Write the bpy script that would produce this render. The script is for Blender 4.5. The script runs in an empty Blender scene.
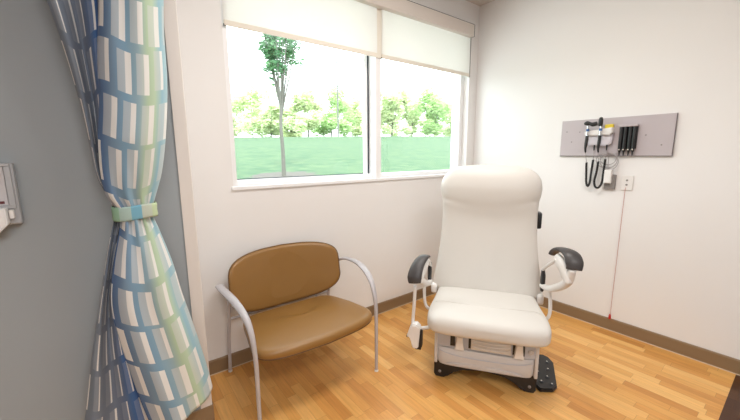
import bpy, bmesh, math, random
from mathutils import Vector, Matrix, noise
sc = bpy.context.scene
col = sc.collection
PI = math.pi

# ------------------------------------------------------------------ camera
YAW, PITCH, ROLL, FPX = .6515, .1621, -.0059, 340.6
CAM = Vector((-3.282, -2.378, 1.5))
fw = Vector((math.sin(YAW)*math.cos(PITCH), math.cos(YAW)*math.cos(PITCH), -math.sin(PITCH)))
rt = Vector((math.cos(YAW), -math.sin(YAW), 0)); up = rt.cross(fw)
c_, s_ = math.cos(ROLL), math.sin(ROLL)
rt, up = c_*rt + s_*up, -s_*rt + c_*up
cd = bpy.data.cameras.new('camera'); cam = bpy.data.objects.new('camera', cd); col.objects.link(cam)
cd.sensor_width = 36; cd.lens = FPX*36/740; cd.clip_start = .02; cd.clip_end = 500
cam.matrix_world = Matrix(((rt.x, up.x, -fw.x, CAM.x), (rt.y, up.y, -fw.y, CAM.y), (rt.z, up.z, -fw.z, CAM.z), (0, 0, 0, 1)))
sc.camera = cam
sc.view_settings.view_transform = 'Standard'; sc.view_settings.look = 'None'
sc.view_settings.gamma = 1; sc.view_settings.exposure = 0.14

# ------------------------------------------------------------------ world, sun, lamps
w = bpy.data.worlds.new('world'); sc.world = w; w.use_nodes = True
nt = w.node_tree; bg = nt.nodes['Background']
bg.inputs['Color'].default_value = (.93, .97, 1, 1); bg.inputs['Strength'].default_value = 4.6
def lamp(name, kind, loc, energy, color, rot=(0, 0, 0), **kw):
    l = bpy.data.lights.new(name, kind); l.energy = energy; l.color = color
    for k, v in kw.items(): setattr(l, k, v)
    o = bpy.data.objects.new(name, l); o.location = loc; o.rotation_euler = rot; col.objects.link(o); return o
lamp('sun', 'SUN', (0, 0, 10), 3.2, (1, .96, .88), (math.radians(48), 0, math.radians(-25)), angle=.02)
lamp('ceiling_panel_light', 'AREA', (-1.85, -1.35, 3.0), 33, (1, .95, .90), shape='RECTANGLE', size=1.2, size_y=.6)
lamp('rear_fill_light', 'AREA', (-3.0, -3.5, 3.0), 54, (1, .985, .97), shape='RECTANGLE', size=1.2, size_y=.6)  # unseen fill lamp added behind the camera
lamp('rear_left_fill_light', 'AREA', (-4.6, -4.6, 3.0), 34, (1, .98, .96), shape='RECTANGLE', size=1.2, size_y=.6)  # second added fill, unseen, to brighten the lower walls from behind
pl = lamp('window_daylight_portal', 'AREA', (-1.38, .16, 2.0), 1, (1, 1, 1), (math.radians(-90), 0, 0), shape='RECTANGLE', size=2.6, size_y=1.6)
pl.data.cycles.is_portal = True

# ------------------------------------------------------------------ materials
def srgb(r, g, b):
    f = lambda v: (v/255/12.92) if v/255 <= .04045 else ((v/255+.055)/1.055)**2.4
    return (f(r), f(g), f(b), 1)
def lin(r, g, b): return (r, g, b, 1)
def mat(name, color, rough=.5, metal=0, bump=0, bscale=200, var=0, vscale=8, spec=.5, coat=0, sheen=0):
    m = bpy.data.materials.new(name); m.use_nodes = True; n = m.node_tree.nodes; L = m.node_tree.links
    b = n['Principled BSDF']; b.inputs['Base Color'].default_value = color
    b.inputs['Roughness'].default_value = rough; b.inputs['Metallic'].default_value = metal
    b.inputs['Specular IOR Level'].default_value = spec; b.inputs['Coat Weight'].default_value = coat
    b.inputs['Sheen Weight'].default_value = sheen
    tc = n.new('ShaderNodeTexCoord')
    if var:
        t = n.new('ShaderNodeTexNoise'); t.inputs['Scale'].default_value = vscale; t.inputs['Detail'].default_value = 5
        L.new(tc.outputs['Object'], t.inputs['Vector'])
        mx = n.new('ShaderNodeMix'); mx.data_type = 'RGBA'
        mx.inputs[6].default_value = tuple(c*(1-var) for c in color[:3])+(1,)
        mx.inputs[7].default_value = tuple(min(1, c*(1+var)) for c in color[:3])+(1,)
        L.new(t.outputs['Fac'], mx.inputs[0]); L.new(mx.outputs[2], b.inputs['Base Color'])
    if bump:
        t = n.new('ShaderNodeTexNoise'); t.inputs['Scale'].default_value = bscale; t.inputs['Detail'].default_value = 3
        L.new(tc.outputs['Object'], t.inputs['Vector'])
        bp = n.new('ShaderNodeBump'); bp.inputs['Strength'].default_value = bump; bp.inputs['Distance'].default_value = .002
        L.new(t.outputs['Fac'], bp.inputs['Height']); L.new(bp.outputs[0], b.inputs['Normal'])
    return m
class G:
    """tiny math-node helper"""
    def __init__(s, m): s.n = m.node_tree.nodes; s.L = m.node_tree.links
    def m(s, op, a, b=None, c=None):
        x = s.n.new('ShaderNodeMath'); x.operation = op
        for i, v in enumerate((a, b, c)):
            if v is None: continue
            if isinstance(v, (int, float)): x.inputs[i].default_value = v
            else: s.L.new(v, x.inputs[i])
        return x.outputs[0]
    def mix(s, f, a, b):
        x = s.n.new('ShaderNodeMix'); x.data_type = 'RGBA'
        for i, v in ((0, f), (6, a), (7, b)):
            if isinstance(v, (int, float, tuple)): x.inputs[i].default_value = v
            else: s.L.new(v, x.inputs[i])
        return x.outputs[2]
    def ramp(s, f, stops, mode='LINEAR'):
        x = s.n.new('ShaderNodeValToRGB'); s.L.new(f, x.inputs[0]); r = x.color_ramp; r.interpolation = mode
        while len(r.elements) < len(stops): r.elements.new(.5)
        for e, (p, c) in zip(r.elements, stops): e.position = p; e.color = c
        return x.outputs[0]
    def comb(s, x, y, z):
        c = s.n.new('ShaderNodeCombineXYZ')
        for i, v in enumerate((x, y, z)):
            if isinstance(v, (int, float)): c.inputs[i].default_value = v
            else: s.L.new(v, c.inputs[i])
        return c.outputs[0]

def floor_mat(name, stops, rough=.33):
    m = bpy.data.materials.new(name); m.use_nodes = True; g = G(m); b = g.n['Principled BSDF']
    tc = g.n.new('ShaderNodeTexCoord'); sp = g.n.new('ShaderNodeSeparateXYZ'); g.L.new(tc.outputs['Object'], sp.inputs[0])
    X, Y = sp.outputs[0], sp.outputs[1]
    def wn(a, b_):
        q = g.n.new('ShaderNodeTexWhiteNoise'); q.noise_dimensions = '3D'; g.L.new(g.comb(a, b_, 3.3), q.inputs['Vector']); return q.outputs['Value']
    rx = g.m('DIVIDE', X, .062); row = g.m('FLOOR', rx); fx = g.m('FRACT', rx)
    off = g.m('MULTIPLY', wn(row, 1.0), 7.3)
    cy = g.m('ADD', g.m('DIVIDE', Y, .36), off); cell = g.m('FLOOR', cy); fy = g.m('FRACT', cy)
    rnd = wn(row, cell)
    base = g.ramp(rnd, stops)
    ns = g.n.new('ShaderNodeTexNoise'); ns.inputs['Scale'].default_value = 1; ns.inputs['Detail'].default_value = 6; ns.inputs['Roughness'].default_value = .65
    g.L.new(g.comb(g.m('MULTIPLY', X, 70), g.m('MULTIPLY', Y, 4.5), g.m('MULTIPLY', rnd, 40)), ns.inputs['Vector'])
    gr = g.m('MULTIPLY_ADD', ns.outputs['Fac'], .55, .72)
    cmb = g.n.new('ShaderNodeVectorMath'); cmb.operation = 'SCALE'; g.L.new(base, cmb.inputs[0]); g.L.new(gr, cmb.inputs['Scale'])
    ex = g.m('LESS_THAN', g.m('MINIMUM', fx, g.m('SUBTRACT', 1, fx)), .012)
    ey = g.m('LESS_THAN', g.m('MINIMUM', fy, g.m('SUBTRACT', 1, fy)), .003)
    e = g.m('MULTIPLY', g.m('MAXIMUM', ex, ey), .35)
    c = g.mix(e, cmb.outputs[0], lin(.12, .05, .015)); g.L.new(c, b.inputs['Base Color'])
    b.inputs['Roughness'].default_value = rough; b.inputs['Specular IOR Level'].default_value = .4
    return m

def curtain_mat():
    m = bpy.data.materials.new('printed_curtain_fabric'); m.use_nodes = True; g = G(m); b = g.n['Principled BSDF']
    uv = g.n.new('ShaderNodeUVMap'); uv.uv_map = 'fabric'; sp = g.n.new('ShaderNodeSeparateXYZ'); g.L.new(uv.outputs[0], sp.inputs[0])
    U, V = sp.outputs[0], sp.outputs[1]
    base = g.ramp(g.m('DIVIDE', U, 1.07), [
        (0, lin(.17, .21, .26)), (.15, lin(.20, .24, .31)), (.28, lin(.16, .20, .28)), (.38, lin(.06, .15, .36)), (.50, lin(.04, .12, .36)), (.60, lin(.07, .15, .32)),
        (.66, lin(.20, .31, .44)), (.74, lin(.22, .38, .52)), (.81, lin(.32, .46, .52)), (.86, lin(.46, .60, .42)), (.90, lin(.52, .66, .48)), (.95, lin(.32, .54, .64)), (1, lin(.44, .62, .66))])  # print colours, with the shaded rear darkened and the lit front raised
    rear = g.m('LESS_THAN', U, .60)
    rv = g.m('DIVIDE', V, .195)
    cw = .112
    row = g.m('FLOOR', rv)
    cu = g.m('ADD', g.m('DIVIDE', U, cw), g.m('MULTIPLY', row, .28))
    cell = g.m('FLOOR', cu); fu = g.m('FRACT', cu)
    q = g.n.new('ShaderNodeTexWhiteNoise'); q.noise_dimensions = '3D'; g.L.new(g.comb(row, cell, 1.0), q.inputs['Vector'])
    rnd = q.outputs['Value']
    fv = g.m('FRACT', g.m('ADD', rv, g.m('MULTIPLY', rnd, .12)))
    inv = g.m('MULTIPLY', g.m('GREATER_THAN', fv, .16), g.m('LESS_THAN', fv, .97))
    soft = g.m('MULTIPLY', inv, g.m('MULTIPLY', g.m('GREATER_THAN', fu, .10), g.m('LESS_THAN', fu, .50)))
    white = g.m('MULTIPLY', inv, g.m('MULTIPLY', g.m('GREATER_THAN', fu, .50), g.m('LESS_THAN', fu, g.m('SUBTRACT', g.m('MULTIPLY_ADD', rnd, .16, .68), g.m('MULTIPLY', rear, .10)))))
    c = g.mix(g.m('MULTIPLY', soft, g.m('MULTIPLY_ADD', rear, -.40, .55)), base, lin(.66, .68, .67))
    c = g.mix(g.m('MULTIPLY', white, .92), c, lin(.88, .87, .84))
    # fine woven grain
    wv = g.n.new('ShaderNodeTexNoise'); wv.inputs['Scale'].default_value = 500
    g.L.new(uv.outputs[0], wv.inputs['Vector'])
    bp = g.n.new('ShaderNodeBump'); bp.inputs['Strength'].default_value = .15; bp.inputs['Distance'].default_value = .001
    g.L.new(wv.outputs['Fac'], bp.inputs['Height']); g.L.new(bp.outputs[0], b.inputs['Normal'])
    g.L.new(c, b.inputs['Base Color']); b.inputs['Roughness'].default_value = .8; b.inputs['Sheen Weight'].default_value = .2
    tr = g.n.new('ShaderNodeBsdfTranslucent'); g.L.new(c, tr.inputs['Color'])
    ms = g.n.new('ShaderNodeMixShader'); ms.inputs[0].default_value = .15
    g.L.new(b.outputs[0], ms.inputs[1]); g.L.new(tr.outputs[0], ms.inputs[2]); g.L.new(ms.outputs[0], g.n['Material Output'].inputs[0])
    return m
def band_mat():
    m = bpy.data.materials.new('tieback_fabric'); m.use_nodes = True; g = G(m); b = g.n['Principled BSDF']
    tc = g.n.new('ShaderNodeTexCoord'); sp = g.n.new('ShaderNodeSeparateXYZ'); g.L.new(tc.outputs['Object'], sp.inputs[0])
    f = g.m('DIVIDE', g.m('ADD', sp.outputs[0], 3.30), .19)
    c = g.ramp(f, [(0, lin(.28, .47, .33)), (.18, lin(.38, .52, .48)), (.40, lin(.18, .42, .55)), (.60, lin(.48, .54, .46)), (.8, lin(.48, .58, .36)), (.95, lin(.34, .48, .46))], 'CONSTANT')
    g.L.new(c, b.inputs['Base Color']); b.inputs['Roughness'].default_value = .8
    return m
def glass_mat():
    m = bpy.data.materials.new('window_glass'); m.use_nodes = True; g = G(m)
    t = g.n.new('ShaderNodeBsdfTransparent'); t.inputs[0].default_value = (.95, .99, .975, 1)
    gl = g.n.new('ShaderNodeBsdfGlossy'); gl.inputs['Roughness'].default_value = 0.0
    lw_ = g.n.new('ShaderNodeLayerWeight'); lw_.inputs['Blend'].default_value = .5
    fr = g.m('MULTIPLY_ADD', g.m('POWER', lw_.outputs['Facing'], 5.0), .9, .045)
    ms = g.n.new('ShaderNodeMixShader'); g.L.new(fr, ms.inputs[0])
    g.L.new(t.outputs[0], ms.inputs[1]); g.L.new(gl.outputs[0], ms.inputs[2]); g.L.new(ms.outputs[0], g.n['Material Output'].inputs[0])
    return m
def shade_mat():
    m = bpy.data.materials.new('roller_shade_fabric'); m.use_nodes = True; g = G(m); b = g.n['Principled BSDF']
    tc = g.n.new('ShaderNodeTexCoord'); ns = g.n.new('ShaderNodeTexNoise'); ns.inputs['Scale'].default_value = 350
    g.L.new(tc.outputs['Object'], ns.inputs['Vector'])
    c = g.mix(ns.outputs['Fac'], lin(.82, .81, .79), lin(.89, .885, .87)); g.L.new(c, b.inputs['Base Color']); b.inputs['Roughness'].default_value = .9
    tr = g.n.new('ShaderNodeBsdfTranslucent'); tr.inputs[0].default_value = (.90, .88, .85, 1)
    ms = g.n.new('ShaderNodeMixShader'); ms.inputs[0].default_value = .45
    g.L.new(b.outputs[0], ms.inputs[1]); g.L.new(tr.outputs[0], ms.inputs[2]); g.L.new(ms.outputs[0], g.n['Material Output'].inputs[0])
    return m
def leaf_mat(name, c1, c2):
    m = bpy.data.materials.new(name); m.use_nodes = True; g = G(m); b = g.n['Principled BSDF']
    tc = g.n.new('ShaderNodeTexCoord'); ns = g.n.new('ShaderNodeTexNoise'); ns.inputs['Scale'].default_value = 4.6
    g.L.new(tc.outputs['Object'], ns.inputs['Vector'])
    c = g.mix(ns.outputs['Fac'], c1, c2); g.L.new(c, b.inputs['Base Color']); b.inputs['Roughness'].default_value = .6
    tr = g.n.new('ShaderNodeBsdfTranslucent'); g.L.new(c, tr.inputs[0])
    ms = g.n.new('ShaderNodeMixShader'); ms.inputs[0].default_value = .4
    g.L.new(b.outputs[0], ms.inputs[1]); g.L.new(tr.outputs[0], ms.inputs[2]); g.L.new(ms.outputs[0], g.n['Material Output'].inputs[0])
    return m
def lawn_mat():
    m = bpy.data.materials.new('lawn_grass'); m.use_nodes = True; g = G(m); b = g.n['Principled BSDF']
    tc = g.n.new('ShaderNodeTexCoord'); ns = g.n.new('ShaderNodeTexNoise'); ns.inputs['Scale'].default_value = 2.4; ns.inputs['Detail'].default_value = 10; ns.inputs['Roughness'].default_value = .75
    g.L.new(tc.outputs['Object'], ns.inputs['Vector'])
    c = g.ramp(ns.outputs['Fac'], [(.40, lin(.026, .085, .036)), (.62, lin(.095, .155, .07))])
    # mulch ring round the young tree
    vm = g.n.new('ShaderNodeVectorMath'); vm.operation = 'DISTANCE'; g.L.new(tc.outputs['Object'], vm.inputs[0]); vm.inputs[1].default_value = tuple(TREE)
    n2 = g.n.new('ShaderNodeTexNoise'); n2.inputs['Scale'].default_value = 5; g.L.new(tc.outputs['Object'], n2.inputs['Vector'])
    f = g.m('LESS_THAN', g.m('MULTIPLY_ADD', n2.outputs['Fac'], .6, vm.outputs['Value']), 1.1)
    c = g.mix(f, c, lin(.10, .09, .08)); g.L.new(c, b.inputs['Base Color']); b.inputs['Roughness'].default_value = .9
    return m

FH = Vector((math.sin(YAW), math.cos(YAW), 0)); RH = Vector((math.cos(YAW), -math.sin(YAW), 0))
def ground_z(t): return (.3 + .0805*t) if t < 40 else 3.52 + .012*(t-40)
def outdoor(px, t, z=None):
    q = CAM + FH*t + RH*((px-370)/FPX*t*.985); q.z = ground_z(t) if z is None else z; return q
TREE = outdoor(283, 8.5)

M = dict(
    wall=mat('painted_wall', lin(.82, .805, .795), .75, bump=.12, bscale=350, var=.02, vscale=2),
    wingwall=mat('darker_wall_grey', lin(.34, .375, .40), .75, bump=.12, bscale=350, var=.02, vscale=2),  # same finish as the room walls in a darker, cooler grey
    ceiling=mat('ceiling_paint', lin(.68, .62, .58), .85, bump=.3, bscale=90),
    trim=mat('vinyl_corner_guard', lin(.74, .69, .65), .45),
    base=mat('brown_vinyl_baseboard', lin(.25, .165, .09), .5, var=.06, vscale=6),
    caulk=mat('sealant_bead', lin(.62, .48, .34), .6),
    frame=mat('white_window_frame', lin(.88, .88, .89), .4),
    gasket=mat('black_window_gasket', lin(.02, .03, .05), .5),
    valance=mat('shade_fascia', lin(.72, .66, .61), .5),
    hem=mat('shade_hem_fabric', lin(.80, .75, .66), .7, bump=.1),
    dark=mat('dark_grey_plastic', lin(.05, .055, .065), .5),
    brown=mat('bronze_brown_vinyl', lin(.275, .142, .040), .30, bump=.25, bscale=420, var=.05, vscale=10, spec=.45),
    piping=mat('dark_brown_piping', lin(.13, .065, .022), .5),
    silver=mat('silver_painted_tube', lin(.50, .48, .50), .42, metal=.12, var=.03),
    glide=mat('white_glide', lin(.8, .78, .72), .3),
    cream=mat('cream_upholstery', lin(.68, .655, .615), .45, bump=.15, bscale=500, var=.02, spec=.4),
    seam=mat('cream_seam', lin(.66, .62, .57), .5),
    plast=mat('warm_white_plastic', lin(.80, .78, .76), .3, spec=.5, var=.02),
    shroud=mat('light_grey_shroud', lin(.60, .59, .59), .38, var=.03),
    shroud2=mat('cool_grey_chassis', lin(.50, .53, .60), .38, var=.03),
    black=mat('black_plastic', lin(.012, .012, .013), .38, var=.1),
    pad=mat('charcoal_arm_pad', lin(.055, .05, .05), .42, bump=.2, bscale=500),
    board=mat('mauve_grey_laminate', lin(.50, .45, .47), .45, var=.02),
    boardedge=mat('grey_board_edge', lin(.16, .15, .16), .5),
    unit=mat('pale_lilac_plastic', lin(.72, .70, .76), .35),
    yellow=mat('yellow_plastic', lin(.80, .62, .06), .4),
    chrome=mat('brushed_chrome', lin(.7, .72, .75), .22, metal=.9),
    blue=mat('blue_ring', lin(.04, .12, .32), .4),
    cable=mat('grey_cable', lin(.42, .38, .38), .5),
    greybox=mat('mid_grey_plastic', lin(.26, .24, .23), .5),
    red=mat('red_plastic', lin(.50, .015, .01), .4),
    redcord=mat('faded_red_cord', lin(.52, .22, .19), .6),
    steel=mat('grey_enamel_steel', lin(.42, .43, .45), .4, metal=.2, var=.03),
    insert=mat('pale_dispenser_insert', lin(.55, .54, .56), .4),
    paper=mat('white_tissue', lin(.80, .80, .80), .8),
    maroon=mat('maroon_print', lin(.12, .02, .025), .5),
    bark=mat('grey_bark', lin(.13, .125, .11), .9, bump=.5, bscale=40),
    pole=mat('pale_pole', lin(.16, .16, .155), .7),
)
M['floor'] = floor_mat('honey_strip_wood_floor', [(0, lin(.56, .25, .065)), (.35, lin(.68, .33, .09)), (.7, lin(.73, .385, .115)), (1, lin(.82, .48, .17))])
M['floordark'] = floor_mat('dark_walnut_strip_floor', [(0, lin(.055, .018, .007)), (1, lin(.09, .035, .012))])
M['curtain'] = curtain_mat(); M['band'] = band_mat(); M['glass'] = glass_mat(); M['shade'] = shade_mat(); M['lawn'] = lawn_mat()
M['leaf'] = leaf_mat('young_tree_leaves', lin(.05, .17, .09), lin(.18, .36, .16))
M['farleaf'] = leaf_mat('washed_out_leaves', lin(.60, .70, .42), lin(.82, .87, .62))  # overexposed paleness of the distant trees put into the leaf colours
M['farleaf2'] = leaf_mat('washed_out_green_leaves', lin(.42, .62, .30), lin(.70, .82, .48))

# ------------------------------------------------------------------ mesh helpers
def obj(name, bm, m, parent=None, smooth=False, loc=None):
    me = bpy.data.meshes.new(name); bmesh.ops.recalc_face_normals(bm, faces=bm.faces[:]); bm.to_mesh(me); bm.free()
    for x in (m if isinstance(m, (list, tuple)) else [m]): me.materials.append(x)
    o = bpy.data.objects.new(name, me); col.objects.link(o)
    if parent: o.parent = parent
    if smooth:
        for p in me.polygons: p.use_smooth = True
        if smooth != 'all':
            try: me.set_sharp_from_angle(angle=math.radians(40))
            except Exception: pass
    if loc: o.location = loc
    return o
def tag(o, label=None, cat=None, group=None, kind=None):
    for k, v in (('label', label), ('category', cat), ('group', group), ('kind', kind)):
        if v: o[k] = v
    return o
def thing(name, label, cat, loc=(0, 0, 0), rz=0, group=None, kind=None):
    o = bpy.data.objects.new(name, None); col.objects.link(o); o.location = loc; o.rotation_euler = (0, 0, rz)
    o.empty_display_size = .05
    return tag(o, label, cat, group, kind)
def box(bm, x0, x1, y0, y1, z0, z1, bev=0, seg=2, mtx=None):
    r = bmesh.ops.create_cube(bm, size=1); vs = r['verts']
    for v in vs: v.co = Vector(((x0+x1)/2+v.co.x*(x1-x0), (y0+y1)/2+v.co.y*(y1-y0), (z0+z1)/2+v.co.z*(z1-z0)))
    if bev:
        es = list({e for v in vs for e in v.link_edges})
        rr = bmesh.ops.bevel(bm, geom=es, offset=bev, segments=seg, affect='EDGES', profile=.5)
        vs = list({v for f in rr['faces'] for v in f.verts} | {v for v in vs if v.is_valid})
    if mtx:
        for v in vs: v.co = mtx @ v.co
    return vs
def B(*a, **k): bm = bmesh.new(); box(bm, *a, **k); return bm
def crom(pts, n=8):
    P = [Vector(p) for p in pts]; out = []
    for i in range(len(P)-1):
        a = P[max(i-1, 0)]; b = P[i]; c = P[i+1]; d = P[min(i+2, len(P)-1)]
        for k in range(n):
            t = k/n; out.append(.5*((2*b)+(c-a)*t+(2*a-5*b+4*c-d)*t*t+(3*b-a-3*c+d)*t**3))
    out.append(P[-1]); return out
def tube(bm, pts, r, seg=12, n=6, smooth=True, flat=None, side=None):
    """pts: path; r: radius or list; flat: (width, height) multipliers list; side: preferred side vector"""
    P = crom(pts, n) if smooth and len(pts) > 2 else [Vector(p) for p in pts]
    N = len(P)
    def lerp(lst, t):
        x = t*(len(lst)-1); i = min(int(x), len(lst)-2); f = x-i
        a, b = lst[i], lst[i+1]
        return tuple(p*(1-f)+q*f for p, q in zip(a, b)) if isinstance(a, tuple) else a*(1-f)+b*f
    rings = []; T0 = None; nrm = None
    for i, p in enumerate(P):
        T = (P[min(i+1, N-1)]-P[max(i-1, 0)]).normalized()
        if side is not None:
            nrm = (Vector(side) - T*T.dot(Vector(side))).normalized()
        elif nrm is None:
            a = Vector((0, 0, 1)) if abs(T.z) < .9 else Vector((1, 0, 0)); nrm = T.cross(a).normalized()
        else: nrm = (nrm - T*T.dot(nrm)).normalized()
        bn = T.cross(nrm)
        t = i/max(1, N-1); rr = lerp(r, t) if isinstance(r, list) else r
        wh = lerp(flat, t) if flat else (1, 1)
        rings.append([bm.verts.new(p + nrm*math.cos(2*PI*k/seg)*rr*wh[0] + bn*math.sin(2*PI*k/seg)*rr*wh[1]) for k in range(seg)])
    skin(bm, rings); return rings
def skin(bm, rings, cap=True):
    n = len(rings[0])
    for a, b in zip(rings, rings[1:]):
        for k in range(n): bm.faces.new((a[k], a[(k+1) % n], b[(k+1) % n], b[k]))
    if cap: bm.faces.new(rings[0][::-1]); bm.faces.new(rings[-1])
def lathe(bm, prof, seg=24, mtx=None):
    rings = []
    for (r, z) in prof: rings.append([bm.verts.new((mtx or Matrix()) @ Vector((max(r, 1e-4)*math.cos(2*PI*k/seg), max(r, 1e-4)*math.sin(2*PI*k/seg), z))) for k in range(seg)])
    skin(bm, rings)
def sup(n, e, a, b):
    """superellipse points"""
    o = []
    for k in range(n):
        t = 2*PI*k/n; c, s = math.cos(t), math.sin(t)
        o.append((a*math.copysign(abs(c)**(2/e), c), b*math.copysign(abs(s)**(2/e), s)))
    return o
def interp(tab, x):
    if x <= tab[0][0]: return tab[0][1]
    for i in range(len(tab)-1):
        (x0, y0), (x1, y1) = tab[i], tab[i+1]
        if x <= x1:
            ym = tab[i-1] if i else (2*x0-x1, 2*y0-y1); yp = tab[i+2] if i+2 < len(tab) else (2*x1-x0, 2*y1-y0)
            m0 = (y1-ym[1])/(x1-ym[0]); m1 = (yp[1]-y0)/(yp[0]-x0); h = x1-x0; t = (x-x0)/h
            return (2*t**3-3*t*t+1)*y0+(t**3-2*t*t+t)*h*m0+(-2*t**3+3*t*t)*y1+(t**3-t*t)*h*m1
    return tab[-1][1]
def prism(bm, pts, d0, d1, axis='y', bev=0):
    """outline pts in the plane across axis, extruded d0..d1"""
    mk = {'y': lambda a, b, d: (a, d, b), 'x': lambda a, b, d: (d, a, b), 'z': lambda a, b, d: (a, b, d)}[axis]
    A = [bm.verts.new(mk(a, b, d0)) for a, b in pts]; Bv = [bm.verts.new(mk(a, b, d1)) for a, b in pts]
    skin(bm, [A, Bv])
    if bev:
        es = [e for e in bm.edges if all(v in A for v in e.verts) or all(v in Bv for v in e.verts)]
        bmesh.ops.bevel(bm, geom=es, offset=bev, segments=2, affect='EDGES')

# ------------------------------------------------------------------ structure
def struct(name, bm, m, parent=None, **k):
    o = obj(name, bm, m, parent, **k)
    if not parent: o['kind'] = 'structure'
    return o
HC = 3.03; WX0, WX1, WZ0, WZ1 = -2.625, -.13, 1.268, 2.80
struct('floor', B(-6, .12, -2.21, .12, -.1, 0), M['floor'])
struct('floor_rear', B(-6, .12, -5.6, -2.21, -.1, 0), M['floordark'])
struct('ceiling', B(-6, .12, -5.6, .22, HC, HC+.1), M['ceiling'])
bm = bmesh.new()
for a in ((-3.6, WX0, 0, .22, 0, HC), (WX1, .0, 0, .22, 0, HC), (WX0, WX1, 0, .22, 0, WZ0), (WX0, WX1, 0, .22, WZ1, HC)): box(bm, *a)
struct('wall_back', bm, M['wall'])
struct('wall_right', B(0, .12, -5.6, .22, 0, HC), M['wall'])
struct('wall_alcove', B(-6, -2.955, -.45, -.33, 0, HC), M['wingwall'])
struct('wall_alcove_return', B(-3.07, -2.955, -.33, 0, 0, HC), M['wall'])
struct('wall_left', B(-6.1, -6, -5.6, -.33, 0, HC), M['wall'])
struct('wall_rear', B(-6, .12, -5.7, -5.6, 0, HC), M['wall'])
bm = bmesh.new(); prism(bm, [(0, 0), (-.012, 0), (-.012, .097), (-.008, .105), (0, .105)], -2.955, -.0, 'x'); struct('baseboard_back', bm, M['base'])
bm = bmesh.new(); prism(bm, [(0, 0), (-.012, 0), (-.012, .097), (-.008, .105), (0, .105)], -5.6, -.012, 'y'); struct('baseboard_right', bm, M['base'])
bm = bmesh.new(); box(bm, -6, -2.945, -.462, -.45, 0, .105, .002); box(bm, -2.955, -2.943, -.45, 0, 0, .105); struct('baseboard_alcove', bm, M['base'])
bm = bmesh.new(); tube(bm, [(-2.94, -.013, .002), (-.014, -.013, .002)], .004, 8); tube(bm, [(-.013, -.014, .002), (-.013, -5.5, .002)], .004, 8); struct('trim_1', bm, M['caulk'])
bm = bmesh.new(); prism(bm, [(-3.008, -.45), (-3.008, -.456), (-2.953, -.456), (-2.949, -.452), (-2.949, -.40), (-2.955, -.40), (-2.955, -.45)], .105, HC, 'z'); struct('trim_2', bm, M['trim'])

# window
win = thing('window_1', None, None, (0, 0, 0), kind='structure')
bm = bmesh.new()
box(bm, WX0, WX0+.028, .0, .12, WZ0, WZ1)                        # left jamb
box(bm, WX1-.058, WX1, .065, .12, WZ0, WZ1, .003)                # right jamb frame
box(bm, -1.40, -1.34, .0, .13, WZ0+.02, WZ1, .003)               # mullion
box(bm, WX0+.028, WX1-.058, .05, .12, WZ0+.022, WZ0+.060, .003)  # bottom rail
box(bm, WX0+.028, WX1-.058, .05, .12, WZ1-.04, WZ1, .003)
box(bm, -1.448, -1.416, .098, .125, WZ0+.06, WZ1-.04, .002)       # sash stile
obj('window_frame', bm, M['frame'], win)
obj('window_sill', B(WX0-.012, WX1+.0, -.014, .12, WZ0-.004, WZ0+.022, .004), M['frame'], win)
bm = bmesh.new(); box(bm, -1.417, -1.4005, .098, .125, WZ0+.06, WZ1-.04); box(bm, WX0+.03, -1.465, .095, .10, WZ0+.060, WZ0+.066)
obj('window_gasket', bm, M['gasket'], win)
obj('window_pane', B(WX0+.03, -1.445, .105, .109, WZ0+.06, WZ1-.04), M['glass'], win)
obj('window_pane', B(-1.342, WX1-.056, .105, .109, WZ0+.06, WZ1-.04), M['glass'], win)

# valance and roller shades
t = thing('shade_valance', 'long boxy off-white fascia above the window hiding the shade rollers', 'valance', (-1.40, -.03, 2.68))
def part(name, bm, m, parent, smooth=False):
    """mesh given in world coordinates, parented to an unrotated empty"""
    bmesh.ops.translate(bm, verts=bm.verts, vec=-parent.location); return obj(name, bm, m, parent, smooth)
part('fascia', B(-2.70, -.155, -.062, -.001, 2.685, 2.80, .004), M['valance'], t)
part('end_cap', B(-.155, -.149, -.062, -.001, 2.685, 2.80, .002), M['dark'], t)
part('top_bead', B(-2.70, -.155, -.060, -.001, 2.80, 2.804), M['dark'], t)
def shade(x0, x1, label):
    s = thing('roller_shade', label, 'window shade', ((x0+x1)/2, -.012, 2.31), group='roller shades over the window')
    n = 24; bm = bmesh.new(); rows = []
    for th in (-.016, -.0145):
        rows.append([[bm.verts.new((x0+(x1-x0)*i/n, th+.0012*math.sin(i*.9+j), 2.30+.383*j/6)) for j in range(7)] for i in range(n+1)])
    for r in rows:
        for i in range(n):
            for j in range(6): bm.faces.new((r[i][j], r[i+1][j], r[i+1][j+1], r[i][j+1]))
    part('shade_fabric', bm, M['shade'], s)
    part('hem_bar', B(x0, x1, -.021, -.011, 2.300, 2.335, .004), M['hem'], s)
    part('hem_end', B(x0-.003, x0+.010, -.020, -.010, 2.298, 2.310, .001), M['dark'], s)
    return s
shade(-2.617, -1.397, 'wide roller shade half drawn over the left window pane')
shade(-1.347, -.155, 'roller shade half drawn over the right window pane beside the room corner')
part('divider_strip', B(-1.400, -1.334, -.009, -.001, 2.302, 2.684, .001), M['hem'], t)
part('dark_gap_strip', B(-.146, -.131, -.010, .0, 2.30, 2.685, .001), M['greybox'], t)  # grey strip standing in for the shadowed gap between shade and reveal

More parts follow.
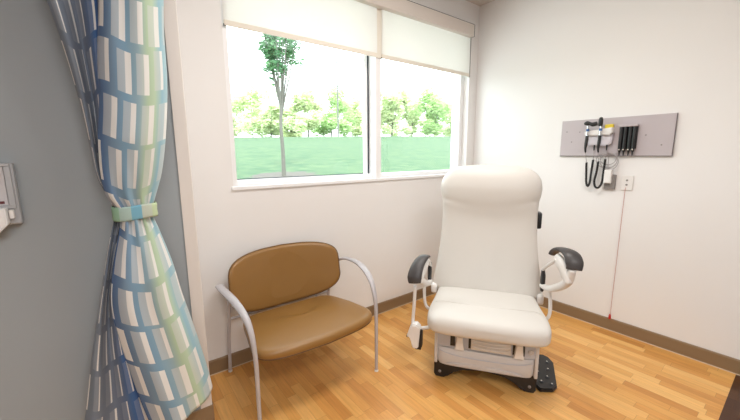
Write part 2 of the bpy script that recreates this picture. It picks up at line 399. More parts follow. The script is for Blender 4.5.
# ------------------------------------------------------------------ curtain
TL = [(.18, -3.52), (.409, -3.465), (.641, -3.421), (.866, -3.372), (1.115, -3.315), (1.215, -3.288), (1.262, -3.278), (1.31, -3.290), (1.41, -3.321), (1.56, -3.332), (1.72, -3.345), (1.893, -3.367), (2.069, -3.398), (2.4, -3.47), (2.96, -3.62)]
TF = [(.18, -3.23), (.356, -3.265), (.526, -3.292), (.711, -3.318), (.881, -3.328), (1.05, -3.302), (1.211, -3.264), (1.262, -3.262), (1.348, -3.300), (1.523, -3.303), (1.696, -3.283), (1.894, -3.267), (2.084, -3.245), (2.4, -3.23), (2.96, -3.22)]
TR = [(.18, -2.955), (.291, -2.962), (.455, -2.985), (.668, -3.024), (.837, -3.058), (.997, -3.085), (1.175, -3.128), (1.225, -3.142), (1.262, -3.145), (1.315, -3.128), (1.426, -3.092), (1.603, -3.060), (1.818, -3.036), (2.047, -3.028), (2.4, -3.0), (2.96, -2.97)]
BAND = 1.265
def cur_pt(u, z):
    """u 0..1 across the cloth -> world x, y"""
    xl, xf, xr = interp(TL, z), interp(TF, z), interp(TR, z)
    d = abs(z-BAND); open_ = min(1, d/.30); gath = math.exp(-(d/.16)**2)
    if u < .44:                       # rear left part
        t = u/.44; x = xl + (xf+.03-xl)*t
        y = -.555 - .030*open_*math.sin(t*PI*3.0+.6) - .02*math.sin(t*PI)*open_
    elif u < .50:                     # turn of the fold
        t = (u-.44)/.06; a = t*PI
        x = xf + .03 - .030*(1-math.cos(a))/2 - .006*math.sin(a); y0 = -.555-.030*open_*math.sin(PI*3+.6); y = y0 + (-.625-y0)*(1-math.cos(a))/2
    else:                             # front part
        t = (u-.50)/.50; x = xf + (xr-xf)*t
        bul = max(0, math.sin(t*PI))**.6
        y = -.625 - (.055*open_+.012)*bul + .05*t**4
        y += .005*open_*math.sin(t*PI*4.2+z*1.6+.5)
    y += gath*.010*math.sin(u*44+z*9) + .004*math.sin(u*23+z*5)*open_
    return x, y
def hem_z(u): return .250 + .055*max(0, (u-.62)/.38)**2.2 + .012*math.sin(u*17)
bm = bmesh.new(); NU, NV = 260, 200; uvl = bm.loops.layers.uv.new('fabric'); grid = []; ZT = 2.965
for j in range(NV+1):
    rowv = []
    for i in range(NU+1):
        u = i/NU; z = hem_z(u)+(ZT-hem_z(u))*j/NV; x, y = cur_pt(u, z)
        rowv.append(bm.verts.new((x, y, z)))
    grid.append(rowv)
bm.verts.ensure_lookup_table()
def fuv(i, j):
    u = i/NU; v = grid[j][i].co.z
    # cloth is fuller than it looks: the rear left part is pleated
    uu = u*1.30 if u < .46 else .46*1.30 + (u-.46)*.86
    return (uu, v*1.0 + .03*math.sin(uu*9))
for j in range(NV):
    for i in range(NU):
        f = bm.faces.new((grid[j][i], grid[j][i+1], grid[j+1][i+1], grid[j+1][i]))
        for lp, (a, b) in zip(f.loops, ((i, j), (i+1, j), (i+1, j+1), (i, j+1))): lp[uvl].uv = fuv(a, b)
cur = thing('privacy_curtain', 'blue and green patterned privacy curtain tied back against the left wall', 'curtain', (-3.2, -.6, .25))
o = part('curtain_cloth', bm, M['curtain'], cur, 'all')
md = o.modifiers.new('thick', 'SOLIDIFY'); md.thickness = .0015
# tieback band round the bundle
bm = bmesh.new(); rings = []
ctr = Vector((-3.207, -.592, 0))
for z, k in ((1.232, 1.02), (1.240, 1.05), (1.262, 1.03), (1.285, 1.05), (1.293, 1.02)):
    rings.append([bm.verts.new((ctr.x+(px)*k, ctr.y+py*k, z+.004*math.sin(px*30))) for px, py in sup(48, 2.6, .079, .058)])
skin(bm, rings, cap=False)
o = obj('curtain_tieback', bm, M['band'], None, 'all')
md = o.modifiers.new('thick', 'SOLIDIFY'); md.thickness = .002
tag(o, 'pale green and blue fabric tieback band wrapped round the gathered curtain', 'tieback')
bm = bmesh.new(); tube(bm, [(-3.21, -.535, 1.262), (-3.21, -.49, 1.268), (-3.21, -.451, 1.27)], .004, 8)
lathe(bm, [(.012, 0), (.012, .004), (.006, .006)], 16, Matrix.Translation((-3.21, -.45, 1.27)) @ Matrix.Rotation(PI/2, 4, 'X'))
ob = obj('tieback_hook', bm, M['chrome'], o)
tag(obj('curtain_track', B(-5.2, -2.96, -.605, -.575, 2.985, HC, .003), M['frame']), 'white ceiling track carrying the patterned curtain', 'curtain track')
for k in range(9):
    x = -3.60+.075*k; bm = bmesh.new(); tube(bm, [(x, -.59, 2.955), (x, -.59, 2.99)], .003, 6); part('curtain_hook', bm, M['chrome'], cur)

# ------------------------------------------------------------------ dispenser on the left wall
dp = thing('towel_dispenser', 'grey wall dispenser with a white tray below, at the left edge of the photo', 'dispenser', (-3.75, -.45, 1.2))
part('cabinet', B(-3.93, -3.574, -.487, -.451, 1.236, 1.475, .006), M['steel'], dp)
bm = bmesh.new()
for a in ((-3.925, -3.582, 1.462, 1.474), (-3.925, -3.582, 1.30, 1.312), (-3.925, -3.905, 1.312, 1.462), (-3.600, -3.582, 1.312, 1.462)): box(bm, a[0], a[1], -.496, -.485, a[2], a[3], .002)
part('door_frame', bm, M['steel'], dp)
part('inset_panel', B(-3.903, -3.602, -.491, -.486, 1.314, 1.46), M['insert'], dp)
part('printed_strip', B(-3.88, -3.612, -.4925, -.4905, 1.320, 1.330), M['maroon'], dp)
bm = bmesh.new(); prism(bm, [(-3.90, 1.305), (-3.606, 1.305), (-3.606, 1.245), (-3.635, 1.212), (-3.90, 1.212)], -.545, -.48, 'y', .004)
part('tray', bm, M['paper'], dp)
part('latch', B(-3.604, -3.59, -.508, -.487, 1.262, 1.296, .003), M['plast'], dp)

# ------------------------------------------------------------------ guest chair
gc = thing('guest_chair', 'wide bronze-brown vinyl armchair with silver tube frame below the window', 'chair', (-2.345, -.40, 0))
def gp(name, bm, m, smooth=True, parent=gc):
    return part(name, bm, m, gc, smooth) if parent is gc else obj(name, bm, m, parent, smooth)
# seat: rings from outline; top slightly crowned
def seat_outline(n=96):
    P = []
    for x, y in sup(n, 8, 1, 1):
        f = (1-y)/2                                   # 0 rear .. 1 front
        hw = .330 + .078*min(1, f*1.2)
        yy = -.145 - f*.528
        yy -= .066*max(0, -y)**2*(1-(x*x)*.72)
        P.append((x*hw-2.345, yy))
    return P
bm = bmesh.new(); so = seat_outline(); cx, cy = -2.345, -.42; rings = []
for k, z in [(.90, .397), (.975, .398), (.995, .406), (1.0, .418), (.995, .432), (.98, .441), (.95, .447)]+[(.92-.06*q, .4495+.012*(1-((.92-.06*q)/.92)**2)) for q in range(15)]+[(.02, .4615)]:
    rings.append([bm.verts.new((cx+(x-cx)*k, cy+(y-cy)*k, z-.018*max(0, (-.55-y)/.25)**2*k-.022*max(0, (y+.40)/.26))) for x, y in so])
skin(bm, rings); gp('seat', bm, M['brown'], 'all')
bm = bmesh.new(); tube(bm, [(cx+(x-cx)*.985, cy+(y-cy)*.985, .400-.018*max(0, (-.55-y)/.25)**2-.022*max(0, (y+.40)/.26)) for x, y in so+so[:1]], .004, 6, smooth=False); gp('seat_piping', bm, M['piping'])
# backrest: barrel shape, curved in plan
bm = bmesh.new(); rings = []
def back_ring(k, off, n=96):
    r = []
    for x, z in sup(n, 5.2, .412*k, .196*k):
        zz = .628+z+.026*(1-(x/.422)**2)*z/.198+(.012+.045*abs(x/.422)**2.5)*min(1, max(0, -z/.12)); xx = -2.333+x
        y = -.075 - .115*(x/.422)**2 - off + (z*.12)
        r.append(bm.verts.new((xx, y, zz)))
    return r
for k, off in [(.90, -.022), (.98, -.020), (1.0, -.010), (1.0, .004), (.985, .014), (.955, .021)]+[(.92-.06*q, .025+.010*(1-((.92-.06*q)/.92)**2)) for q in range(15)]+[(.02, .035)]: rings.append(back_ring(k, off))
skin(bm, rings); br = gp('backrest', bm, M['brown'], 'all')
bm = bmesh.new(); rr = back_ring(1.003, .006); pts = [v.co.copy() for v in rr]; bm.clear(); tube(bm, pts+pts[:1], .003, 6, smooth=False); gp('backrest_piping', bm, M['piping'])
for s in (-1, 1):
    X = lambda d: -2.345+s*d
    arm = [(X(.425), -.120, .655), (X(.462), -.20, .695), (X(.468), -.34, .708), (X(.452), -.48, .690), (X(.432), -.585, .640), (X(.420), -.640, .565), (X(.415), -.665, .47), (X(.412), -.672, .36), (X(.412), -.672, .18), (X(.412), -.672, .012)]
    bm = bmesh.new(); tube(bm, arm, [.012, .016, .017, .017, .016, .0145, .013, .012, .0115, .011], 14, 8, flat=[(1.3, .8), (1.5, .7), (1.5, .7), (1.45, .75), (1.3, .85), (1.15, .95), (1, 1), (1, 1), (1, 1), (1, 1)], side=(1, 0, 0))
    a = gp('arm_and_front_leg', bm, M['silver'], 'all')
    bm = bmesh.new(); tube(bm, [(X(.400), -.045, .012), (X(.395), -.055, .25), (X(.388), -.085, .45), (X(.400), -.130, .58), (X(.425), -.122, .66)], .0115, 12, 6)
    gp('rear_leg', bm, M['silver'], 'all')
    for x, y in ((X(.412), -.672), (X(.400), -.045)):
        bm = bmesh.new(); lathe(bm, [(.010, 0), (.014, .001), (.014, .008), (.011, .014)], 16, Matrix.Translation((x, y, 0))); gp('glide', bm, M['glide'])
bm = bmesh.new()
tube(bm, [(-2.735, -.075, .40), (-2.345, -.075, .40), (-1.955, -.075, .40)], .0095, 10)
for s in (-1, 1): tube(bm, [(-2.345+s*.27, -.075, .40), (-2.345+s*.28, -.4, .374), (-2.345+s*.30, -.62, .374)], .0095, 10)
gp('seat_frame', bm, M['silver'])

# ------------------------------------------------------------------ exam chair
EO = Vector((-1.4665, -1.21, 0)); EA = math.radians(-54.6)
ec = thing('exam_chair', 'large cream powered examination chair with black arm pads by the room corner', 'examination chair', EO, EA)
def ep(name, bm, m, smooth=True, parent=None): return obj(name, bm, m, parent or ec, smooth)
# black base with feet
bm = bmesh.new()
prof = [(-.305, 0), (-.25, 0), (-.232, .025), (-.19, .060), (-.13, .088), (0, .098), (.13, .088), (.19, .060), (.232, .025), (.25, 0), (.305, 0), (.318, .02), (.318, .10), (.30, .125), (-.30, .125), (-.318, .10), (-.318, .02)]
prism(bm, prof, -.005, .07, 'y', .008); prism(bm, prof, .56, .64, 'y', .008); box(bm, -.27, .27, .06, .60, .085, .12, .01)
ep('base', bm, M['black'])
for sx in (-1, 1):
    bm = bmesh.new(); lathe(bm, [(.010, 0), (.010, .003), (.007, .006), (.002, .007)], 20, Matrix.Translation((sx*.279, -.005, .045)) @ Matrix.Rotation(PI/2, 4, 'X')); ep('foot_button', bm, M['greybox'])
# lower shroud, tapering outline
bm = bmesh.new(); rings = []
for z, kx, y0 in ((.104, .302, -.012), (.110, .312, -.024), (.15, .320, -.034), (.226, .324, -.034), (.236, .324, -.030), (.238, .318, -.022)):
    rings.append([bm.verts.new((x, .32+y*(.32-y0)/.32, z)) for x, y in sup(80, 9, kx, .32)])
skin(bm, rings); ep('lower_shroud', bm, M['shroud'])
bm = bmesh.new(); pts = [(-.25, .122), (-.20, .140), (-.10, .147), (.10, .147), (.20, .140), (.25, .122)]
prism(bm, pts, -.0375, -.030, 'y', .003); ep('shroud_relief', bm, M['shroud'])
bm = bmesh.new()
tube(bm, [(-.285, -.034, .222), (-.22, -.036, .202), (-.1, -.037, .192), (.1, -.037, .192), (.22, -.036, .202), (.285, -.034, .222)], .0022, 6); ep('shroud_crease', bm, M['shroud2'])
bm = bmesh.new(); box(bm, -.312, .312, -.026, .62, .240, .385, .012); ep('upper_chassis', bm, M['shroud2'])
bm = bmesh.new()
for sx in (-1, 1): box(bm, sx*.306-.010, sx*.306+.010, -.030, .60, .12, .385, .004)
ep('side_panel', bm, M['shroud'])
# black slots, footrest paddles, drawer and emblem knob on the upper chassis front
for x0, x1 in ((-.215, -.185), (-.10, -.085), (.165, .185), (.215, .235)): ep('slot', B(x0, x1, -.0305, -.02, .258, .340, .002), M['black'])
for x in (-.155, .20):
    bm = bmesh.new(); prism(bm, [(x-.030, .250), (x+.030, .250), (x+.025, .268), (x+.018, .340), (x-.018, .340), (x-.025, .268)], -.058, -.025, 'y', .004); ep('release_paddle', bm, M['plast'])
bm = bmesh.new(); box(bm, -.085, .155, -.042, -.01, .256, .345, .006); d = ep('drawer', bm, M['cream'])
for z in (.284, .306, .328):
    bm = bmesh.new(); tube(bm, [(-.078, -.0435, z), (-.04, -.046, z-.006), (.035, -.048, z-.010), (.11, -.046, z-.006), (.148, -.0435, z)], .003, 6); ep('drawer_lip', bm, M['plast'], parent=d)
bm = bmesh.new(); MR = lambda x, y, z: Matrix.Translation((x, y, z)) @ Matrix.Rotation(PI/2, 4, 'X')
lathe(bm, [(.016, 0), (.016, .004), (.012, .006), (.011, .004), (.004, .004), (.003, .007)], 20, MR(.270, -.026, .290)); ep('round_lock', bm, M['shroud'])
# seat support
ep('seat_pan', B(-.27, .27, -.02, .50, .385, .405, .008), M['black'])
# seat cushion: loft along y
bm = bmesh.new(); rings = []
YW = [(-.185, .22), (-.178, .295), (-.160, .335), (-.12, .356), (-.06, .364), (.02, .362), (.15, .352), (.30, .345), (.40, .340), (.455, .330), (.475, .30)]
ZT_ = [(-.185, .465), (-.178, .487), (-.160, .508), (-.12, .523), (-.06, .530), (.02, .530), (.15, .520), (.30, .512), (.40, .508), (.455, .500), (.475, .480)]
ZB_ = [(-.185, .42), (-.178, .392), (-.160, .378), (-.12, .362), (-.06, .358), (.02, .372), (.10, .395), (.30, .400), (.40, .400), (.455, .405), (.475, .42)]
for i in range(41):
    y = -.185+.66*(i/40)**1.35
    hw, zt, zb = interp(YW, y), interp(ZT_, y), interp(ZB_, y)
    rings.append([bm.verts.new((a, y+.020*(a/.35)**2*max(0, (.1-y)/.28), (zt+zb)/2+b+(.006*(a/.35)**2*min(1, b/.03) if b > 0 else .020*min(1, -b/.06)*(1-min(1, (a/.35)**2))*max(0, (.05-y)/.2)))) for a, b in sup(64, 3.4, hw, (zt-zb)/2)])
skin(bm, rings); ep('seat', bm, M['cream'], 'all')
bm = bmesh.new(); tube(bm, [(x, .03+.01*(x/.35)**2, .5290+.006*(x/.35)**2-.013*max(0, (abs(x)-.26)/.06)**2) for x in [(-.325+.65*i/26) for i in range(27)]], .0013, 6, smooth=False); ep('seat_seam', bm, M['seam'])
# backrest with headrest swell: loft along z
BW = [(.455, .372), (.47, .388), (.50, .390), (.60, .376), (.74, .354), (.84, .342), (.95, .334), (1.05, .332), (1.12, .337), (1.20, .347), (1.26, .350), (1.31, .341), (1.35, .318), (1.38, .283), (1.402, .232), (1.412, .18), (1.418, .10)]
BF = [(.455, .42), (.47, .385), (.50, .362), (.60, .368), (.80, .398), (.95, .418), (1.03, .422), (1.10, .414), (1.17, .402), (1.25, .398), (1.31, .408), (1.355, .424), (1.39, .450), (1.410, .485), (1.418, .50)]
BB = [(.455, .50), (.47, .52), (.50, .53), (.80, .55), (1.1, .58), (1.25, .60), (1.36, .60), (1.395, .585), (1.412, .56), (1.418, .54)]
bm = bmesh.new(); rings = []
for i in range(81):
    z = .455+.963*(.5-.5*math.cos(PI*i/80))*.35+.963*(i/80)*.65
    hw, y0, y1 = interp(BW, z), interp(BF, z), interp(BB, z); ym = (y0+y1)/2
    hr = max(0, min(1, (z-1.09)/.05))*max(0, min(1, (1.42-z)/.2))
    ring = []
    for a, b in sup(72, 3.2, hw, (y1-y0)/2):
        q = a/max(hw, .01)
        ring.append(bm.verts.new((a, ym+b-(.012*q*q*(1-hr) if b < 0 else 0), z+.055*q*q*math.exp(-((z-1.08)/.09)**2) )))
    rings.append(ring)
skin(bm, rings); ep('backrest', bm, M['cream'], 'all')
ep('backrest_frame', B(-.24, .24, .56, .60, .40, 1.12, .01), M['plast'])
ep('backrest_latch', B(.325, .362, .47, .54, .965, 1.085, .012), M['black'])
ep('lift_column', B(-.18, .18, .42, .60, .12, .56, .01), M['greybox'])
# white hinge cover where back meets seat
for sx in (-1, 1): ep('hinge_cover', B(sx*.372-.022, sx*.372+.022, .36, .46, .44, .515, .015, 3), M['plast'])
# arms
def arm(s, pad, up_, low, post, panel, hinge, zs=0):
    a = thing('arm', None, None); a.parent = ec
    bm = bmesh.new(); tube(bm, pad, [.024, .030, .036, .041, .046, .048, .042], 20, 7, flat=[(1.0, .42)]*7, side=(1, 0, .0)); ep('arm_pad', bm, M['pad'], 'all', a)
    bm = bmesh.new(); tube(bm, up_, .011, 12, 6); ep('upper_link', bm, M['plast'], 'all', a)
    bm = bmesh.new(); tube(bm, low, [.016, .021, .025, .026, .020], 14, 6); ep('lower_link', bm, M['plast'], 'all', a)
    bm = bmesh.new(); tube(bm, post, .0115, 12, 6); ep('arm_tube', bm, M['plast'], 'all', a)
    bm = bmesh.new(); tube(bm, panel, [.030, .040, .038, .028], 14, 6, flat=[(.7, 1.3)]*4, side=(1, 0, 0)); ep('arm_web', bm, M['plast'], 'all', a)
    bm = bmesh.new(); tube(bm, hinge, [.014, .021, .022, .021, .014], 14, 4, flat=[(.7, 1.5)]*5, side=(1, 0, 0)); ep('hinge_pad', bm, M['black'], 'all', a)
    return a
arm(1, [(.398, .25, .848), (.408, .22, .880), (.424, .17, .905), (.445, .10, .914), (.462, .05, .902), (.471, .022, .868), (.469, .012, .828)],
    [(.362, .31, .72), (.372, .25, .765), (.385, .18, .81), (.40, .13, .85)],
    [(.362, .32, .605), (.392, .24, .615), (.430, .13, .675), (.455, .05, .745), (.462, .01, .83)],
    [(.40, .25, .60), (.41, .25, .52), (.41, .24, .44), (.39, .24, .395), (.335, .24, .385)],
    [(.408, .16, .85), (.43, .10, .82), (.445, .06, .775), (.452, .04, .73)],
    [(.366, .32, .565), (.368, .32, .60), (.368, .32, .64), (.368, .32, .68), (.366, .32, .715)])
arm(-1, [(-.398, .15, .795), (-.408, .13, .800), (-.424, .10, .795), (-.444, .06, .768), (-.458, .025, .725), (-.463, .005, .685), (-.460, .0, .65)],
    [(-.395, .31, .67), (-.400, .25, .73), (-.402, .20, .75), (-.410, .14, .775)],
    [(-.393, .32, .555), (-.405, .24, .565), (-.425, .16, .60), (-.440, .08, .66), (-.450, .03, .72)],
    [(-.425, .20, .60), (-.422, .20, .50), (-.415, .20, .43), (-.39, .20, .39), (-.335, .20, .385)],
    [(-.405, .15, .765), (-.418, .12, .735), (-.43, .09, .69), (-.44, .07, .63)],
    [(-.398, .31, .545), (-.400, .31, .585), (-.400, .31, .625), (-.400, .31, .665), (-.398, .31, .70)])
# hand control bracket at the left of the seat
bk = thing('control_bracket', None, None); bk.parent = ec
bm = bmesh.new(); tube(bm, [(-.462, .03, .62), (-.466, .03, .50), (-.472, .03, .40), (-.474, .03, .34)], .0115, 12, 4); ep('support_rod', bm, M['plast'], 'all', bk)
bm = bmesh.new(); tube(bm, [(-.47, .03, .335), (-.42, .03, .318), (-.36, .05, .325), (-.30, .08, .36)], .013, 12, 4); ep('cross_tube', bm, M['plast'], 'all', bk)
bm = bmesh.new(); prism(bm, [(-.478, .27), (-.502, .262), (-.506, .275), (-.488, .335), (-.472, .358), (-.440, .360), (-.418, .340), (-.420, .29), (-.428, .195), (-.438, .185), (-.462, .185), (-.470, .195)], -.02, .045, 'y', .008); ep('control_housing', bm, M['plast'], parent=bk)
bm = bmesh.new(); box(bm, -.427, -.405, .0, .05, .19, .315, .005); box(bm, -.452, -.412, .01, .05, .165, .20, .004); box(bm, -.512, -.500, -.005, .03, .255, .267, .003); ep('control_grip', bm, M['black'], parent=bk)

# foot control
fc = thing('foot_control', 'black studded foot control lying on the floor right of the cream chair base', 'foot pedal', EO, EA)
bm = bmesh.new(); prism(bm, [(.345, .02), (.425, .04), (.455, .085), (.485, .36), (.465, .42), (.43, .445), (.36, .43), (.335, .38), (.325, .06)], 0, .026, 'z', .007)
obj('pedal_body', bm, M['black'], fc)
for x, y in ((.365, .10), (.41, .16), (.36, .20), (.43, .25), (.375, .30), (.44, .34), (.385, .38), (.425, .085)):
    bm = bmesh.new(); lathe(bm, [(.013, .024), (.013, .030), (.008, .034), (.002, .035)], 14, Matrix.Translation((x, y, 0))); b_ = obj('button', bm, M['dark'], fc)
    bm = bmesh.new(); lathe(bm, [(.0045, .034), (.0045, .0362), (.002, .0368)], 10, Matrix.Translation((x, y, 0))); obj('button_cap', bm, M['glide'], b_)

# ------------------------------------------------------------------ right wall fittings (wall plane x = 0, facing -x)
bd = thing('mounting_board', 'long pinkish grey rectangular board screwed high on the right wall', 'wall board', (0, -1.33, 1.476))
bm = bmesh.new(); prism(bm, [(-1.718, 1.476), (-.939, 1.476), (-.939, 1.779), (-1.718, 1.779)], -.022, -.001, 'x', .003)
part('board_panel', bm, M['board'], bd)
bm = bmesh.new()
for a in ((-1.7195, -1.7175, 1.474, 1.780), (-1.7195, -.938, 1.4735, 1.4765)): box(bm, -.0195, -.001, *a)
part('board_edge', bm, M['boardedge'], bd)
RY = lambda x, y, z: Matrix.Translation((x, y, z)) @ Matrix.Rotation(-PI/2, 4, 'Y')
for y, z in ((-.985, 1.684), (-1.09, 1.678), (-1.03, 1.596), (-1.552, 1.632), (-1.652, 1.556)):
    bm = bmesh.new(); lathe(bm, [(.0055, 0), (.0055, .002), (.002, .003)], 12, RY(-.022, y, z)); part('screw', bm, M['greybox'], bd)
un = thing('diagnostic_wall_unit', 'pale lilac two-handle charger unit fixed to the grey wall board', 'medical wall unit', (0, -1.25, 1.55))
bm = bmesh.new()
prism(bm, [(-1.165, 1.585), (-1.18, 1.562), (-1.31, 1.556), (-1.34, 1.575), (-1.345, 1.62), (-1.34, 1.662), (-1.17, 1.668), (-1.162, 1.63)], -.062, -.022, 'x', .008)
part('housing', bm, M['unit'], un)
bm = bmesh.new(); prism(bm, [(-1.152, 1.655), (-1.150, 1.676), (-1.345, 1.700), (-1.352, 1.66), (-1.335, 1.642), (-1.165, 1.640)], -.088, -.024, 'x', .006)
part('cradle', bm, M['plast'], un)
part('yellow_insert', B(-.050, -.024, -1.342, -1.282, 1.690, 1.728, .008, 3), M['yellow'], un)
bm = bmesh.new(); lathe(bm, [(.006, 0), (.006, .002), (.002, .003)], 12, RY(-.062, -1.252, 1.58)); part('indicator', bm, M['greybox'], un)
def scope(name, label, cat, y, headpts, head_r, cordpts):
    o = thing(name, label, cat, (-.09, y, 1.5))
    x = -.098
    bm = bmesh.new(); tube(bm, headpts, head_r, 14, 5); part('head', bm, M['black'], o, 'all')
    bm = bmesh.new(); tube(bm, [(x, y, 1.722), (x, y, 1.695)], .008, 12, smooth=False); part('neck', bm, M['chrome'], o)
    bm = bmesh.new(); tube(bm, [(x, y, 1.695), (x, y, 1.676)], .0115, 12, smooth=False); part('dial_ring', bm, M['blue'], o)
    bm = bmesh.new(); tube(bm, [(x, y, 1.676), (x, y, 1.640)], .0105, 12, smooth=False); part('collar', bm, M['chrome'], o)
    bm = bmesh.new(); tube(bm, [(x, y, 1.640), (x, y+.002, 1.58), (x, y+.004, 1.535), (x+.01, y+.004, 1.505)], [.0115, .0125, .009, .006], 14, 6); part('handle', bm, M['black'], o, 'all')
    thin1, coil, thin2 = cordpts
    for th_ in (thin1, thin2):
        bm = bmesh.new(); tube(bm, th_, .0028, 8); part('thin_cord', bm, M['cable'], o, 'all')
    # coiled cord: a tight helix wound on the loop
    P = crom(coil, 40); bm = bmesh.new(); pts = []
    tot = 0; ac = [0]
    for a_, b_ in zip(P, P[1:]): tot += (b_-a_).length; ac.append(tot)
    nrm = Vector((1, 0, 0)); K = int(tot/.0055*7)
    import bisect
    for i in range(K+1):
        d = tot*i/K; j = min(max(bisect.bisect(ac, d)-1, 0), len(P)-2); f = (d-ac[j])/max(1e-6, ac[j+1]-ac[j]); p = P[j].lerp(P[j+1], f)
        T = (P[j+1]-P[j]).normalized(); bn = T.cross(nrm).normalized(); a = 2*PI*i/7
        pts.append(p+(nrm*math.cos(a)+bn*math.sin(a))*.0065)
    tube(bm, pts, .003, 5, smooth=False); tube(bm, coil, .0055, 8, 8); part('coiled_cord', bm, M['black'], o)
    bm = bmesh.new(); tube(bm, [(-.05, thin2[-1][1], 1.565), (-.052, thin2[-1][1], 1.52)], [.007, .004], 10, smooth=False); part('cord_plug', bm, M['black'], o)
    return o
scope('otoscope', 'black T-headed scope, the left of two hanging in the wall charger', 'medical instrument', -1.178,
      [(-.098, -1.150, 1.738), (-.098, -1.170, 1.742), (-.10, -1.195, 1.736), (-.10, -1.215, 1.730), (-.10, -1.243, 1.736)], [.010, .019, .014, .018, .016],
      ([(-.088, -1.174, 1.507), (-.075, -1.175, 1.47), (-.06, -1.178, 1.42)],
       [(-.06, -1.178, 1.42), (-.055, -1.182, 1.33), (-.053, -1.187, 1.26), (-.053, -1.200, 1.222), (-.053, -1.214, 1.25), (-.053, -1.218, 1.33), (-.053, -1.224, 1.445)],
       [(-.053, -1.224, 1.445), (-.053, -1.224, 1.49), (-.052, -1.222, 1.525)]))
scope('ophthalmoscope', 'black upright-headed scope, the right of two hanging in the wall charger', 'medical instrument', -1.272,
      [(-.098, -1.268, 1.712), (-.098, -1.268, 1.735), (-.098, -1.268, 1.765), (-.098, -1.266, 1.782)], [.013, .017, .016, .009],
      ([(-.088, -1.266, 1.507), (-.075, -1.266, 1.47), (-.06, -1.266, 1.43)],
       [(-.06, -1.266, 1.43), (-.055, -1.258, 1.34), (-.053, -1.248, 1.27), (-.053, -1.258, 1.222), (-.053, -1.283, 1.215), (-.053, -1.304, 1.26), (-.053, -1.308, 1.34), (-.053, -1.312, 1.45)],
       [(-.053, -1.312, 1.45), (-.053, -1.312, 1.49), (-.052, -1.312, 1.525)]))
sd = thing('specula_dispenser', 'black four-tube specula dispenser mounted at the middle of the wall board', 'dispenser', (0, -1.44, 1.50))
part('back_plate', B(-.030, -.022, -1.502, -1.385, 1.53, 1.712, .003), M['black'], sd)
part('top_cap', B(-.062, -.028, -1.506, -1.381, 1.700, 1.716, .004), M['board'], sd)
for i in range(4):
    y = -1.400-.0275*i-(.004 if i > 1 else 0)
    bm = bmesh.new(); lathe(bm, [(.0125, 1.530), (.0130, 1.535), (.0130, 1.702), (.012, 1.704)], 20, Matrix.Translation((-.045, y, 0))); tb = part('tube', bm, M['black'], sd)
    bm = bmesh.new(); lathe(bm, [(.003, 1.478), (.0045, 1.485), (.0065, 1.505), (.010, 1.515), (.011, 1.531)], 16, Matrix.Translation((-.045, y, 0)) )
    bmesh.ops.translate(bm, verts=bm.verts, vec=-sd.location); obj('nozzle', bm, M['black'], tb)
    bm = bmesh.new(); bmesh.ops.create_uvsphere(bm, u_segments=12, v_segments=8, radius=.0055, matrix=Matrix.Translation(Vector((-.058, y, 1.525))-sd.location)); obj('release_button', bm, M['glide'], tb, True)
# cable loop and power adapter
bm = bmesh.new()
for ph, (ry, rz), cyy, czz in ((0, (.075, .062), -1.315, 1.440), (.4, (.062, .070), -1.335, 1.432), (.9, (.055, .050), -1.325, 1.455)):
    tube(bm, [(-.036-.007*math.sin(a+ph), cyy+ry*math.cos(a), czz+rz*math.sin(a)) for a in [2*PI*k/28+ph for k in range(29)]], .0028, 6, smooth=False)
tube(bm, [(-.03, -1.30, 1.560), (-.028, -1.305, 1.51), (-.03, -1.325, 1.49), (-.036, -1.33, 1.42), (-.04, -1.335, 1.36)], .0028, 6)
tube(bm, [(-.036, -1.36, 1.48), (-.034, -1.372, 1.492), (-.026, -1.385, 1.502)], .0028, 6)
tag(obj('cable_loop', bm, M['cable'], None, 'all'), 'thin grey cable wound in loops below the charger unit', 'cable')
pa = thing('power_adapter', 'pale plug-in adapter on a grey box under the cable loops', 'power adapter', (0, -1.35, 1.2))
part('grey_box', B(-.028, -.001, -1.388, -1.312, 1.205, 1.325, .004), M['greybox'], pa)
part('adapter_body', B(-.062, -.024, -1.368, -1.315, 1.255, 1.365, .006), M['plast'], pa)
ot = thing('wall_outlet', 'small white wall plate with two dark sockets below the specula dispenser', 'wall outlet', (0, -1.465, 1.2))
part('cover_plate', B(-.008, -.001, -1.503, -1.425, 1.202, 1.322, .003), M['plast'], ot)
for z in (1.283, 1.248):
    bm = bmesh.new(); lathe(bm, [(.0075, 0), (.0075, .003), (.003, .0035)], 14, RY(-.008, -1.463, z)); part('socket', bm, M['greybox'], ot)
pc = thing('call_pull_cord', 'thin faded red pull cord hanging from the wall plate to the baseboard', 'pull cord', (-.016, -1.458, .1))
bm = bmesh.new(); tube(bm, [(-.009, -1.460, 1.222), (-.015, -1.459, 1.19), (-.016, -1.458, .9), (-.017, -1.457, .5), (-.017, -1.456, .148)], .0019, 8); part('cord', bm, M['redcord'], pc)
bm = bmesh.new(); lathe(bm, [(.009, .108), (.0105, .112), (.008, .135), (.004, .150)], 16, Matrix.Translation((-.0235, -1.456, 0))); part('red_bell', bm, M['red'], pc)

# ------------------------------------------------------------------ outdoors
bm = bmesh.new(); g_ = []
for i in range(61):
    t = -6+ (i/60)**1.6*120; r_ = []
    for k in range(41):
        sx = (k/40-.5)*200
        p = CAM+FH*t+RH*sx
        z = ground_z(max(t, 3.2)) + .12*noise.noise(Vector((p.x*.08, p.y*.08, 0)))*(t > 12)
        r_.append(bm.verts.new((p.x, p.y, z)))
    g_.append(r_)
for i in range(60):
    for k in range(40):
        vs = (g_[i][k], g_[i][k+1], g_[i+1][k+1], g_[i+1][k])
        if sum(v.co.y for v in vs)/4 > .3 and min(v.co.y for v in vs) > .24: bm.faces.new(vs)
for v in [v for v in bm.verts if not v.link_faces]: bm.verts.remove(v)
lw = obj('lawn', bm, M['lawn'], None, 'all'); lw['kind'] = 'structure'

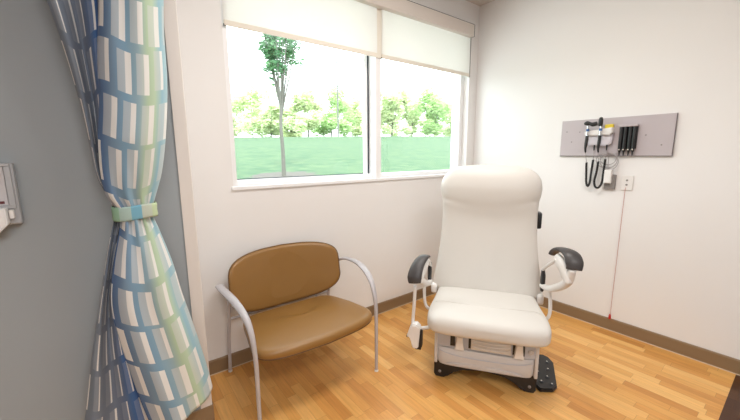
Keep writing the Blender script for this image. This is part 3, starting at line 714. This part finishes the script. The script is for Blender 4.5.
def leaf_cloud(bm, rnd, centers, n, size):
    for _ in range(n):
        c, r = rnd.choice(centers); d = Vector((rnd.gauss(0, 1), rnd.gauss(0, 1), rnd.gauss(0, 1))).normalized()*r*(rnd.random()**.4)
        p = c+d; q = Matrix.Rotation(rnd.random()*6.28, 3, 'Z') @ Matrix.Rotation(rnd.random()*3.14, 3, 'X'); s = size*rnd.uniform(.6, 1.3)
        vs = [bm.verts.new(p+q @ Vector(v)*s) for v in ((-1, 0, 0), (0, -.45, .12), (1, 0, 0), (0, .45, .12))]; bm.faces.new(vs)
# young tree close to the window
rnd = random.Random(5)
yt = thing('young_tree', 'slim young tree with sparse green leaves standing on the lawn outside', 'tree', TREE)
bm = bmesh.new(); tube(bm, [(0, 0, -.1), (.01, .01, .6), (-.015, 0, 1.2), (.02, 0, 1.75)], [.055, .045, .040, .036], 10, 6); part_tr = obj('trunk', bm, M['bark'], yt, 'all')
bm = bmesh.new(); cents = []
for k in range(13):
    a = k*2.4; h0 = 1.45+.10*(k % 5); sp_ = rnd.uniform(.22, .60); h1 = rnd.uniform(2.9, 4.6)
    e = Vector((math.cos(a)*sp_, math.sin(a)*sp_, h1)); m1 = Vector((math.cos(a)*sp_*.5, math.sin(a)*sp_*.5, (h0+h1)/2-.15))
    tube(bm, [(.015, 0, h0), m1*.6+Vector((0, 0, h0))*.4, m1, e], [.022, .018, .013, .006], 6, 5)
    for q in range(7):
        f = .12+.90*q/6; cpt = m1.lerp(e, f*1.0)+Vector((rnd.uniform(-.13, .13), rnd.uniform(-.13, .13), rnd.uniform(-.1, .1))); cents.append((cpt, .15))
obj('branches', bm, M['bark'], yt, 'all')
bm = bmesh.new(); leaf_cloud(bm, rnd, cents, 3200, .055); obj('leaves', bm, M['leaf'], yt)
# tree line beyond the lawn
TR_ = [(232, 40, 2.6, 'washed-out pale tree beyond the lawn, at the far left edge of the glass'), (254, 60, 7.2, 'washed-out pale tree beyond the lawn, midway between left jamb and young trunk'),
       (272, 55, 4.2, 'pale leafy tree beyond the lawn just left of the young trunk'), (292, 48, 3.9, 'pale leafy tree beyond the lawn just right of the young trunk'),
       (309, 54, 5.6, 'pale leafy tree beyond the lawn, next left of the one behind the thin pole'), (332, 47, 6.3, 'pale green tree directly behind the thin pole beyond the lawn'),
       (353, 52, 5.2, 'washed-out pale tree beyond the lawn next to the window mullion, left pane'), (392, 50, 5.0, 'washed-out pale tree beyond the lawn at the left of the right pane'),
       (412, 54, 5.8, 'pale yellow-green tree at the middle of the right pane'), (434, 48, 5.6, 'denser green tree right of the middle of the right pane'),
       (455, 52, 5.6, 'pale tree beyond the lawn at the right edge of the glass')]
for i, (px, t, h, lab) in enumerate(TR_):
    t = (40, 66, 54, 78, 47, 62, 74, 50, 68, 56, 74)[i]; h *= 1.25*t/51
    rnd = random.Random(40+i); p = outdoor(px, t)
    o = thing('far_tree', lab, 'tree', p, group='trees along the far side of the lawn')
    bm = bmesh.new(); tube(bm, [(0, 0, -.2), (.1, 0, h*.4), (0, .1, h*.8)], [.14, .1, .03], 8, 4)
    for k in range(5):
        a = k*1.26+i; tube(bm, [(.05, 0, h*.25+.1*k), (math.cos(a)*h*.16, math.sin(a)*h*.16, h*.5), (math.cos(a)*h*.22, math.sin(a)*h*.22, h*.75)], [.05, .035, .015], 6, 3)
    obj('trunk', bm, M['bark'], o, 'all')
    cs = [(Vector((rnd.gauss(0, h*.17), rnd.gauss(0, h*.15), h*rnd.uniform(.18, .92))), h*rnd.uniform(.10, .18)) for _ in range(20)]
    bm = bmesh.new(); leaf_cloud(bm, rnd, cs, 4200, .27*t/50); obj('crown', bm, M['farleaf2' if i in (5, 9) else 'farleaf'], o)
pp = outdoor(339, 44); bm = bmesh.new(); tube(bm, [(0, 0, -.3), (0, 0, 4.5), (0, 0, 9.5)], [.12, .10, .07], 8)
pe = thing('utility_pole', 'thin grey pole rising beyond the lawn in the left pane', 'pole', pp); obj('pole_shaft', bm, M['pole'], pe)
bm = bmesh.new(); tube(bm, [(-.7, .5, 9.0), (.7, -.5, 9.0)], .05, 6); obj('cross_arm', bm, M['pole'], pe)
